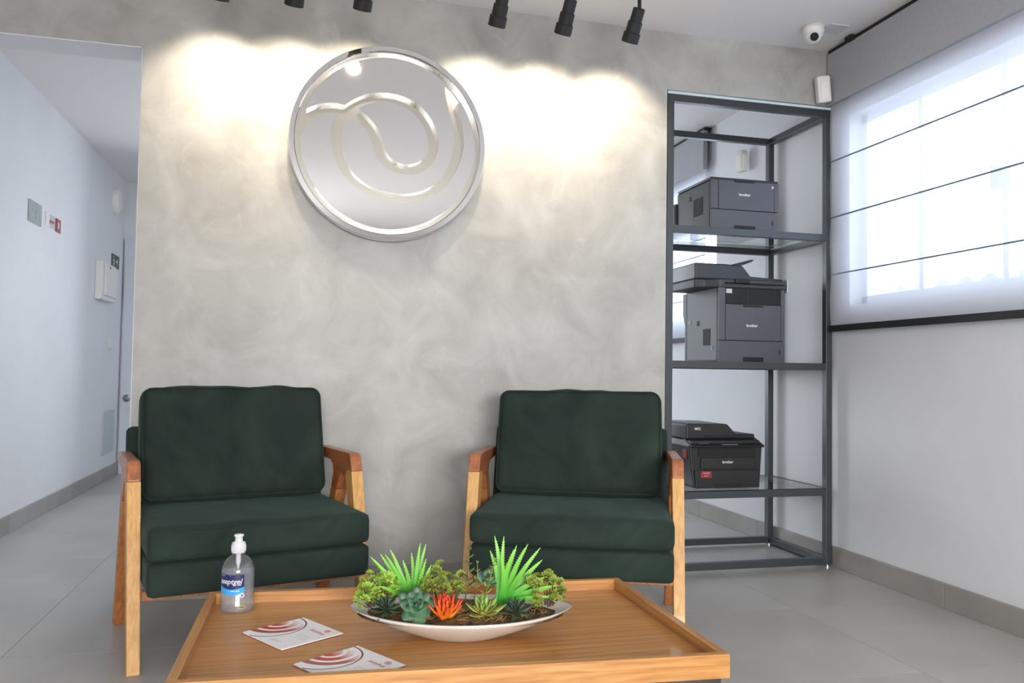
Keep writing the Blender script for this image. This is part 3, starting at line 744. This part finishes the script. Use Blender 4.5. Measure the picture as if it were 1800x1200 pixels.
M['lime_leaf'] = leafmat('lime_leaf', srgb(176, 158, 70), srgb(126, 168, 74), lo=.2, hi=.9)
M['dark_leaf'] = leafmat('deep_green_leaf', srgb(78, 100, 74), srgb(48, 62, 50), lo=0, hi=.8)
M['orange_leaf'] = leafmat('orange_leaf', srgb(240, 160, 40), srgb(220, 62, 28), lo=.1, hi=.95)
M['sedum'] = leafmat('olive_sedum', srgb(96, 116, 44), srgb(160, 176, 74), lo=.1, hi=1)
M['sedum_b'] = leafmat('bright_sedum', srgb(104, 136, 44), srgb(166, 200, 78), lo=.1, hi=1)
M['bronze_leaf'] = leafmat('bronze_leaf', srgb(110, 128, 66), srgb(122, 88, 66), lo=.2, hi=1)
M['stem'] = mat('green_stem', srgb(104, 120, 58), .6); M['twig'] = mat('brown_twig', srgb(92, 70, 50), .8)

def spike(base, tip, w, bend, teeth, m, parent, side=None):
    """thick tapering toothed leaf in the parent's frame"""
    bm = bmesh.new(); base, tip = Vector(base), Vector(tip); n_ = 10
    ax = (tip-base); ln = ax.length; axn = ax.normalized()
    view = Vector((.05, -1, .1)); sd = axn.cross(view).normalized(); nr_ = sd.cross(axn).normalized()
    rings = []; cen = []
    for i in range(n_+1):
        t = i/n_; c = base+ax*t+bend*math.sin(PI*t*.9)*ln
        hw = w*(1-t)**.75*(1-.0*t)+.0006; th = hw*.42
        cen.append((c, hw))
        rings.append([bm.verts.new(c+sd*hw), bm.verts.new(c+nr_*th*.3+sd*hw*.4), bm.verts.new(c+nr_*th*.25-sd*hw*.4), bm.verts.new(c-sd*hw), bm.verts.new(c-nr_*th-sd*hw*.3), bm.verts.new(c-nr_*th+sd*hw*.3)])
    for a, b in zip(rings, rings[1:]):
        for i in range(6): bm.faces.new((a[i], a[(i+1) % 6], b[(i+1) % 6], b[i]))
    bm.faces.new(rings[0]); bm.faces.new(rings[-1])
    if teeth:
        k = int(ln/.0075)
        for j in range(1, k):
            t = .15+.8*j/k; i = min(n_-1, int(t*n_)); f = t*n_-i
            c = cen[i][0].lerp(cen[i+1][0], f); hw = cen[i][1]*(1-f)+cen[i+1][1]*f
            for s in (1, -1):
                e = c+sd*hw*s*.96; bm.faces.new((bm.verts.new(e-axn*.0012), bm.verts.new(e+axn*.0012), bm.verts.new(e+sd*s*.0024+axn*.0012)))
    o = obj('leaf', bm, m, parent, smooth=False)
    b0 = base.copy(); set_tint(o.data, lambda co: max(0, min(1, (co-b0).length/ln)))
    return o
def aloe(name, label, base, tips, m, w):
    bw = B2W(*base); t = thing(name, label, 'plant', bw, BA)
    for k, tp in enumerate(tips):
        if len(tp) == 3: l, o_, z = tp
        v = Vector((l-base[0], o_-base[1], z-base[2]))
        st = Vector((v.x*.10+random.uniform(-.004, .004), random.uniform(-.006, .006), -.006))
        bend = Vector((-.06*(1 if v.x > 0 else -1)*random.uniform(.2, 1), 0, .05 if abs(v.x) > v.z else .01))
        spike(st, v, w*random.uniform(.85, 1.1), bend, True, m, t)
    return t
aloe('aloe_plant', 'bright green spiky aloe on left side of the bowl', (-.113, .012, .408),
     [(-.214, .0, .513), (-.193, .03, .513), (-.180, -.01, .521), (-.171, .03, .523), (-.142, .04, .497), (-.123, .05, .512), (-.098, .02, .541), (-.086, .045, .533), (-.083, .0, .509), (-.071, .01, .493), (-.19, -.03, .453), (-.158, .01, .50), (-.13, -.01, .49)], M['aloe'], .0070)
aloe('aloe_plant', 'larger bright green toothed aloe on right side of the bowl', (.092, .012, .408),
     [(.073, .03, .556), (.098, .02, .557), (.063, .02, .524), (.120, -.01, .531), (.131, .04, .532), (.156, .0, .544), (.186, .02, .531), (.193, .05, .494), (.197, .0, .466), (.225, -.01, .449), (.214, -.03, .428), (.090, -.01, .515), (.107, .01, .50), (.15, -.02, .50)], M['aloe'], .0092)

def leaf_mesh(name, ln, w, th, cup, tip, m, n_=6):
    """fleshy leaf lying along +x from origin, tip 0 round .. 1 pointed"""
    bm = bmesh.new(); rings = []
    for i in range(n_+1):
        t = i/n_
        rd = math.sin(PI*min(1, (t*.86+.10)))**.6; pt = (t*1.9)**.6*.9 if t < .52 else (1-t)/.48
        hw = w*((1-tip)*rd+tip*max(.0, pt))*.5+.0002
        z = cup*ln*t*t; x = ln*t; tk = th*(1-.7*t)
        rings.append([bm.verts.new((x, hw, z+cup*hw*.8)), bm.verts.new((x, 0, z+tk*.15)), bm.verts.new((x, -hw, z+cup*hw*.8)), bm.verts.new((x, 0, z-tk))])
    for a, b in zip(rings, rings[1:]):
        for i in range(4): bm.faces.new((a[i], a[(i+1) % 4], b[(i+1) % 4], b[i]))
    bm.faces.new(rings[0]); bm.faces.new(rings[-1]); bmesh.ops.recalc_face_normals(bm, faces=bm.faces)
    me = bpy.data.meshes.new(name); bm.to_mesh(me); bm.free(); me.materials.append(m)
    for p in me.polygons: p.use_smooth = True
    set_tint(me, lambda co: max(0, min(1, co.x/ln)))
    return me
def rosette(name, label, pos, tilt, nleaf, r, w, th, cup, tip, m, e0=80, e1=5, cat='plant', inner=.35, tz_=0):
    t = thing(name, label, cat, B2W(*pos), BA)
    t.rotation_euler = (R(tilt), R(tz_), BA)
    me = leaf_mesh('leaf', r, w, th, cup, tip, m)
    for k in range(nleaf):
        f = k/(nleaf-1); a = k*R(137.5); el = R(e0+(e1-e0)*f**.8)
        o = bpy.data.objects.new('leaf', me); C.objects.link(o); o.parent = t
        s = inner+(1-inner)*f
        o.rotation_euler = (Matrix.Rotation(a, 3, 'Z') @ Matrix.Rotation(-el, 3, 'Y')).to_euler()
        o.scale = (s, s*(1 if f > .3 else .8), s); o.location = (.003*math.cos(a)*f, .003*math.sin(a)*f, .004*(1-f))
    bm = bmesh.new(); tube(bm, [(0, 0, .002), (0, 0, -.022)], .003, 8); obj('stalk', bm, M['stem'], t)
    return t
rosette('echeveria', 'grey green round-leaved echeveria beside the orange succulent', (-.099, -.066, .415), 52, 24, .047, .034, .004, .28, .05, M['blue_leaf'], 80, 0, inner=.45)
rosette('finger_succulent', 'orange red finger-leaved succulent at the front of the bowl', (-.036, -.074, .398), 12, 30, .050, .0150, .010, .30, .0, M['orange_leaf'], 84, 22, inner=.8)
rosette('echeveria', 'yellow green pointed echeveria right of the orange succulent', (.050, -.066, .402), 18, 22, .050, .025, .004, .30, .62, M['lime_leaf'], 80, 6, inner=.4)
rosette('agave', 'dark green pointed rosette at left end of the bowl', (-.168, -.048, .405), 25, 30, .044, .014, .003, .15, .9, M['dark_leaf'], 80, 0, inner=.5)
rosette('agave', 'dark green pointed rosette below the right aloe', (.124, -.060, .402), 22, 30, .044, .014, .003, .15, .9, M['dark_leaf'], 80, 0, inner=.5)
rosette('echeveria', 'blue green broad-leaved echeveria standing behind the thin stems', (.062, .038, .442), 30, 12, .038, .034, .004, .3, .1, M['blue_leaf'], 75, 20, inner=.5)

# sedum clumps made of small leafy heads on twigs
def head_mesh(m):
    bm = bmesh.new(); n_ = 20
    for k in range(n_):
        f = k/(n_-1); a = k*R(137.5); el = R(85-75*f); ln = .0085*(.55+.45*f)+.001
        d = Vector((math.cos(a)*math.cos(el), math.sin(a)*math.cos(el), math.sin(el))); s = Vector((-math.sin(a), math.cos(a), 0)); u = d.cross(s)
        w = .0030; b0 = d*.001
        v = [bm.verts.new(b0), bm.verts.new(b0+d*ln*.6+s*w), bm.verts.new(b0+d*ln), bm.verts.new(b0+d*ln*.6-s*w), bm.verts.new(b0+d*ln*.55+u*.0012)]
        for q_ in ((0, 1, 4), (1, 2, 4), (2, 3, 4), (3, 0, 4), (0, 3, 2, 1)): bm.faces.new([v[i] for i in q_])
    bmesh.ops.recalc_face_normals(bm, faces=bm.faces)
    me = bpy.data.meshes.new('leafy_head'); bm.to_mesh(me); bm.free(); me.materials.append(m); set_tint(me, lambda co: max(0, min(1, co.length/.0095))); return me
HM = [head_mesh(M['sedum']), head_mesh(M['sedum_b'])]
def sedum(label, base, heads, which):
    t = thing('sedum', label, 'plant', B2W(*base), BA)
    bm = bmesh.new()
    for (l, o_, z, s) in heads:
        v = Vector((l-base[0], o_-base[1], z-base[2]))
        o = bpy.data.objects.new('leafy_head', HM[which]); C.objects.link(o); o.parent = t; o.location = v
        o.rotation_euler = (random.uniform(.0, .9), random.uniform(-.5, .5), random.uniform(0, 6)); o.scale = (s, s, s)
        b0 = Vector((v.x*.45, v.y*.4, -.004)); mid = b0.lerp(v, .5)+Vector((v.x*.1, 0, .004))
        tube(bm, [b0, mid, v], .0008, 4)
    obj('twigs', bm, M['twig'], t)
def scatter(n_, l0, l1, z0, z1, top, o0=-.05, o1=.05):
    out = []
    for k in range(n_):
        l = random.uniform(l0, l1); zt_ = top(l); f = random.random()**.8
        out.append((l, random.uniform(o0, o1), z0+(zt_-z0)*f, random.uniform(1.25, 1.75)))
    return out
sedum('olive sedum clump in the middle of the bowl behind the orange succulent', (-.045, .02, .402), [(-.052, .02, .492, 1.5)]+scatter(46, -.095, .005, .425, .48, lambda l: .474-.9*abs(l+.045)**1.3, -.035, .06), 0)
sedum('bright lime sedum clump drooping over the left end of bowl', (-.195, .005, .402), [(-.213, .0, .474, 1.3), (-.228, -.01, .462, 1.1), (-.236, .0, .430, 1.1), (-.243, -.01, .412, 1.0), (-.230, -.03, .405, 1.1)]+scatter(46, -.238, -.15, .408, .48, lambda l: .478-1.1*abs(l+.185)**1.2, -.035, .055), 1)
sedum('olive sedum clump at the right end of bowl', (.195, .015, .402), [(.231, .0, .457, 1.2), (.236, .0, .440, 1.1), (.226, -.01, .42, 1.1), (.205, .02, .474, 1.2)]+scatter(46, .15, .238, .405, .48, lambda l: .474-1.0*abs(l-.19)**1.2, -.03, .06), 0)
# thin upright stems with paired leaves
def leafy_stem(label, base, tip, nl, m, ls):
    t = thing('leafy_stem', label, 'plant', B2W(*base), BA)
    v = Vector(tip)-Vector(base); bm = bmesh.new(); tube(bm, [(0, 0, -.008), v*.5+Vector((.003, 0, 0)), v], .0014, 6, r2=.0009); obj('stalk', bm, M['stem'], t, smooth=True)
    me = leaf_mesh('leaf', ls, ls*.62, .001, .15, .15, m)
    for k in range(nl):
        f = .25+.75*k/(nl-1); sc_ = 1.15-.65*f
        for s in (0, 1):
            o = bpy.data.objects.new('leaf', me); C.objects.link(o); o.parent = t; o.location = v*f+Vector((.003*(1-f), 0, 0))
            a = s*PI+k*PI/2+.5; o.rotation_euler = (Matrix.Rotation(a, 3, 'Z') @ Matrix.Rotation(R(-22-20*(f > .9)), 3, 'Y')).to_euler(); o.scale = (sc_,)*3
leafy_stem('tall thin bronze-leaved stem at the middle of the bowl', (.008, .015, .41), (.016, .02, .524), 6, M['bronze_leaf'], .026)
leafy_stem('short thin stem with small leaves behind the bronze one', (.030, .02, .42), (.036, .02, .495), 4, M['lime_leaf'], .014)
leafy_stem('yellow green leafy stem in front of the right aloe', (.045, -.02, .41), (.075, -.02, .510), 6, M['lime_leaf'], .019)

# ------------------------------------------------------------------ steel and glass shelf
sh = thing('shelf_unit', 'tall graphite steel shelf unit with glass shelves in wall opening', 'shelf', (1.655, .002, 0))
X1, Y1, q = .905, .565, .034   # outer size
for x in (0, X1-q):
    for y in (0, Y1-q): box('post', (x, x+q, y, y+q, .012, 2.300), M['shelf_metal'], sh, bevel=.0015)
for z in (.012, .353, .979, 1.631, 2.266):
    box('front_rail', (q, X1-q, .001, q-.001, z, z+q), M['shelf_metal'], sh, bevel=.001)
    box('back_rail', (q, X1-q, Y1-q+.001, Y1-.001, z, z+q), M['shelf_metal'], sh, bevel=.001)
    for x in (0, X1-q): box('side_rail', (x+.001, x+q-.001, q, Y1-q, z, z+q), M['shelf_metal'], sh, bevel=.001)
    if z > .1 and z < 2.2:
        box('glass_shelf', (q+.002, X1-q-.002, .010, Y1-.010, z+q-.008, z+q), M['shelf_glass'], sh)
box('edge_glint', (0, X1, -.002, .012, 2.3005, 2.3125), M['edge_glint'], sh)  # pale strip painted in for light reflected along the opening's top edge
for x in (.017, X1-.017):
    for y in (.017, Y1-.017):
        bm = bmesh.new(); lathe(bm, [(.014, 0), (.014, .006), (.006, .007), (.006, .013)], 14, axis=(x, y, 0)); obj('foot', bm, M['chrome_small'], sh)

# ------------------------------------------------------------------ printers
def printer_brand(t, x, y, z, size): text_mesh('brand_lettering', 'brother', size, M['print_white'], t, facing_front(x, y, z), bold=size*.02)
# laser printer, top shelf
Z1 = 1.666
t = thing('printer', 'compact grey laser printer on the upper glass shelf', 'printer', (1.905, .035, Z1))
w, d, h = .372, .385, .258
box('body', (0, w, .012, d, .0, h-.012), M['printer_side'], t, bevel=.010, seg=3)
box('rear_cover', (-.012, w-.02, d, d+.05, .01, .195), M['printer_side'], t, bevel=.006)
box('top_lid', (-.001, w+.001, .006, d-.01, h-.012, h), M['printer_lid'], t, bevel=.004)
box('front_door', (.040, w-.026, 0, .014, .100, h-.013), M['printer_grey'], t, bevel=.002)
box('front_corner', (0, .038, .001, .014, .100, h-.013), M['printer_grey'], t, bevel=.002); box('front_corner', (w-.024, w, .001, .014, .100, h-.013), M['printer_grey'], t, bevel=.002)
pt = box('paper_tray', (0, w, 0, .014, 0, .097), M['printer_grey'], t, bevel=.002)
box('tray_grip', (.125, .240, -.0015, .002, .0, .022), M['dark_hole'], pt)
box('level_gauge', (w-.040, w-.033, -.001, .001, .03, .055), M['dark_hole'], pt)
box('lid_grip', (.125, .235, -.002, .010, h-.022, h-.012), M['dark_hole'], t)
box('side_vent', (-.0015, .002, .09, .19, .085, .175), M['dark_hole'], t); box('side_latch', (-.0015, .002, .215, .235, .175, .20), M['dark_hole'], t)
bm = bmesh.new(); lathe(bm, [(.007, 0), (.007, .0015)], 16, mtx=Matrix.Translation((w-.035, .0005, h-.035)) @ Matrix.Rotation(PI/2, 4, 'X')); obj('power_button', bm, M['lcd'], t)
printer_brand(t, .182, -.0005, .176, .020)
# multifunction printer, middle shelf
Z2 = 1.0135
t = thing('printer', 'tall grey multifunction printer with scanner on the middle shelf', 'printer', (1.992, .115, Z2))
w, d = .372, .37
box('body', (0, w, .012, d, .0, .385), M['printer_side'], t, bevel=.010, seg=3)
bm = bmesh.new(); prism(bm, [(-.02, .0), (.012, .0), (.012, .20), (.036, .255), (.036, .372), (-.02, .372)], 0, .0, w-.02); 
for v in bm.verts: v.co.y += d
obj('rear_cover', bm, M['printer_side'], t, bevel=.004)
pt = box('paper_tray', (0, w, 0, .014, 0, .106), M['printer_grey'], t, bevel=.002)
box('tray_grip', (.135, .250, -.0015, .002, .0, .026), M['dark_hole'], pt); box('level_gauge', (w-.034, w-.028, -.001, .001, .04, .065), M['dark_hole'], pt)
box('front_door', (.038, w-.024, 0, .014, .110, .290), M['printer_grey'], t, bevel=.002)
box('front_corner', (0, .036, .001, .014, .110, .385), M['printer_grey'], t, bevel=.002); box('front_corner', (w-.022, w, .001, .014, .110, .385), M['printer_grey'], t, bevel=.002)
box('door_grip', (.135, .248, -.0015, .002, .278, .288), M['dark_hole'], t)
box('output_slot', (.038, w-.024, .004, .016, .294, .375), M['dark_hole'], t)
box('slot_divider', (.158, .162, .002, .006, .294, .375), M['black_plastic'], t)
box('usb_port', (.040, .072, -.001, .006, .346, .368), M['lcd'], t); 
box('slot_header', (.036, w-.022, .0, .014, .376, .392), M['printer_grey'], t, bevel=.002)
box('side_vent', (-.0015, .002, .09, .165, .085, .170), M['dark_hole'], t); box('side_latch', (-.0015, .002, .21, .235, .19, .215), M['dark_hole'], t)
box('side_sticker', (-.0018, .001, .06, .082, .06, .082), mat('blue_sticker', srgb(70, 110, 130), .5), t); box('side_sticker', (-.0018, .001, .30, .345, .20, .222), mat('teal_sticker', srgb(72, 104, 112), .5), t)
bm = bmesh.new()  # scanner shell, overhanging to the left, chamfered towards the body
prism(bm, [(-.112, .045), (-.060, .045), (.005, -.004), (w+.012, -.004), (w+.012, d-.03), (-.112, d-.03)], 2, .372, .418)
obj('scanner_base', bm, M['printer_side'], t, bevel=.008, seg=3)
bm = bmesh.new(); prism(bm, [(-.112, .418), (w+.016, .418), (w+.016, .432), (.200, .440), (.155, .492), (.060, .498), (-.112, .498)], 1, .04, d-.03)
obj('document_feeder', bm, M['printer_lid'], t, bevel=.006, seg=3)
bm = bmesh.new(); prism(bm, [(-.016, .3925), (.0, .394), (.042, .4175), (.026, .4175)], 0, .030, w-.01); obj('control_panel', bm, M['black_plastic'], t, bevel=.002)
box('touch_screen', (.085, .165, -.018, -.008, .396, .420), M['black_plastic'], t, bevel=.003)
box('screen_glass', (.092, .158, -.0195, -.018, .400, .416), M['dark_hole'], t)
bm = bmesh.new(); prism(bm, [(.095, .497), (.15, .510), (.225, .533), (.238, .530), (.225, .521), (.165, .498), (.145, .485)], 1, .07, .26); obj('feeder_tray', bm, M['printer_side'], t, bevel=.003)
box('right_trim', (w+.012, w+.018, .0, .06, .36, .43), M['lcd'], t, bevel=.002)
printer_brand(t, .185, -.0005, .185, .020)
# black multifunction printer, low shelf
Z3 = .3875
t = thing('printer', 'black multifunction printer with red sticker on the lowest glass shelf', 'printer', (1.853, .10, Z3))
w, d = .372, .37
bm = bmesh.new(); prism(bm, [(0.004, .008), (.012, .0), (w-.012, .0), (w-.004, .008), (w+.010, .205), (w-.006, .235), (-.012, .235), (-.020, .205)], 1, .012, d); 
obj('body', bm, M['black_plastic'], t, bevel=.008, seg=3)
bm = bmesh.new(); prism(bm, [(.012, .0), (w-.012, .0), (w-.006, .088), (.006, .088)], 1, .0, .014)
pt = obj('paper_tray', bm, M['black_plastic'], t, bevel=.003)
box('tray_grip', (.115, .255, -.0012, .003, .0, .022), M['dark_hole'], pt)
box('front_door', (.040, w-.035, .002, .014, .094, .150), M['black_plastic'], t, bevel=.002)
box('output_slot', (.030, w-.030, .008, .014, .154, .205), M['dark_hole'], t)
bm = bmesh.new(); prism(bm, [(-.016, .2105), (-.010, .212), (.085, .246), (.085, .236), (-.012, .200)], 0, -.018, w+.008); obj('control_panel', bm, M['black_plastic'], t, bevel=.003)
def onpanel(nm, x0, x1, s0, s1, m):
    bm = bmesh.new(); f = lambda s: (-.010+.095*s, .2125+.034*s+.001)
    a, b = f(s0), f(s1); vs = [bm.verts.new(p) for p in ((x0, a[0], a[1]), (x1, a[0], a[1]), (x1, b[0], b[1]), (x0, b[0], b[1]))]; bm.faces.new(vs)
    bmesh.ops.solidify(bm, geom=bm.faces[:], thickness=.0012); return obj(nm, bm, m, t)
onpanel('display', .03, .085, .15, .55, M['lcd'])
for i in range(4):
    for j in range(3): onpanel('button', .255+.022*i, .268+.022*i, .12+.24*j, .26+.24*j, M['printer_side'])
for i in range(4): onpanel('button', .11+.022*i, .124+.022*i, .3, .45, M['printer_side'])
onpanel('panel_stripe', .150, .235, .02, .09, M['print_white'])
bm = bmesh.new(); prism(bm, [(-.012, .237), (w-.004, .237), (w-.004, .262), (.262, .264), (.215, .312), (.0, .316), (-.012, .308)], 1, .060, d)
obj('document_feeder', bm, M['black_plastic'], t, bevel=.007, seg=3)
box('feeder_slot', (.09, .30, .055, .062, .246, .256), M['dark_hole'], t)
st_ = box('sticker', (.038, .095, -.0012, .002, .052, .084), M['red_label'], t)
text_mesh('sticker_print', 'locação', .011, M['print_white'], st_, facing_front(.068, -.0014, .0755)); text_mesh('sticker_print', 'suporte', .007, M['print_white'], st_, facing_front(.066, -.0014, .062))
box('side_sticker', (-.0195, -.015, .05, .085, .145, .19), M['red_label'], t)
printer_brand(t, .185, .0015, .128, .019)
text_mesh('model_lettering', 'MFC', .018, M['print_white'], t, facing_front(.050, .0595, .288), bold=.0003)
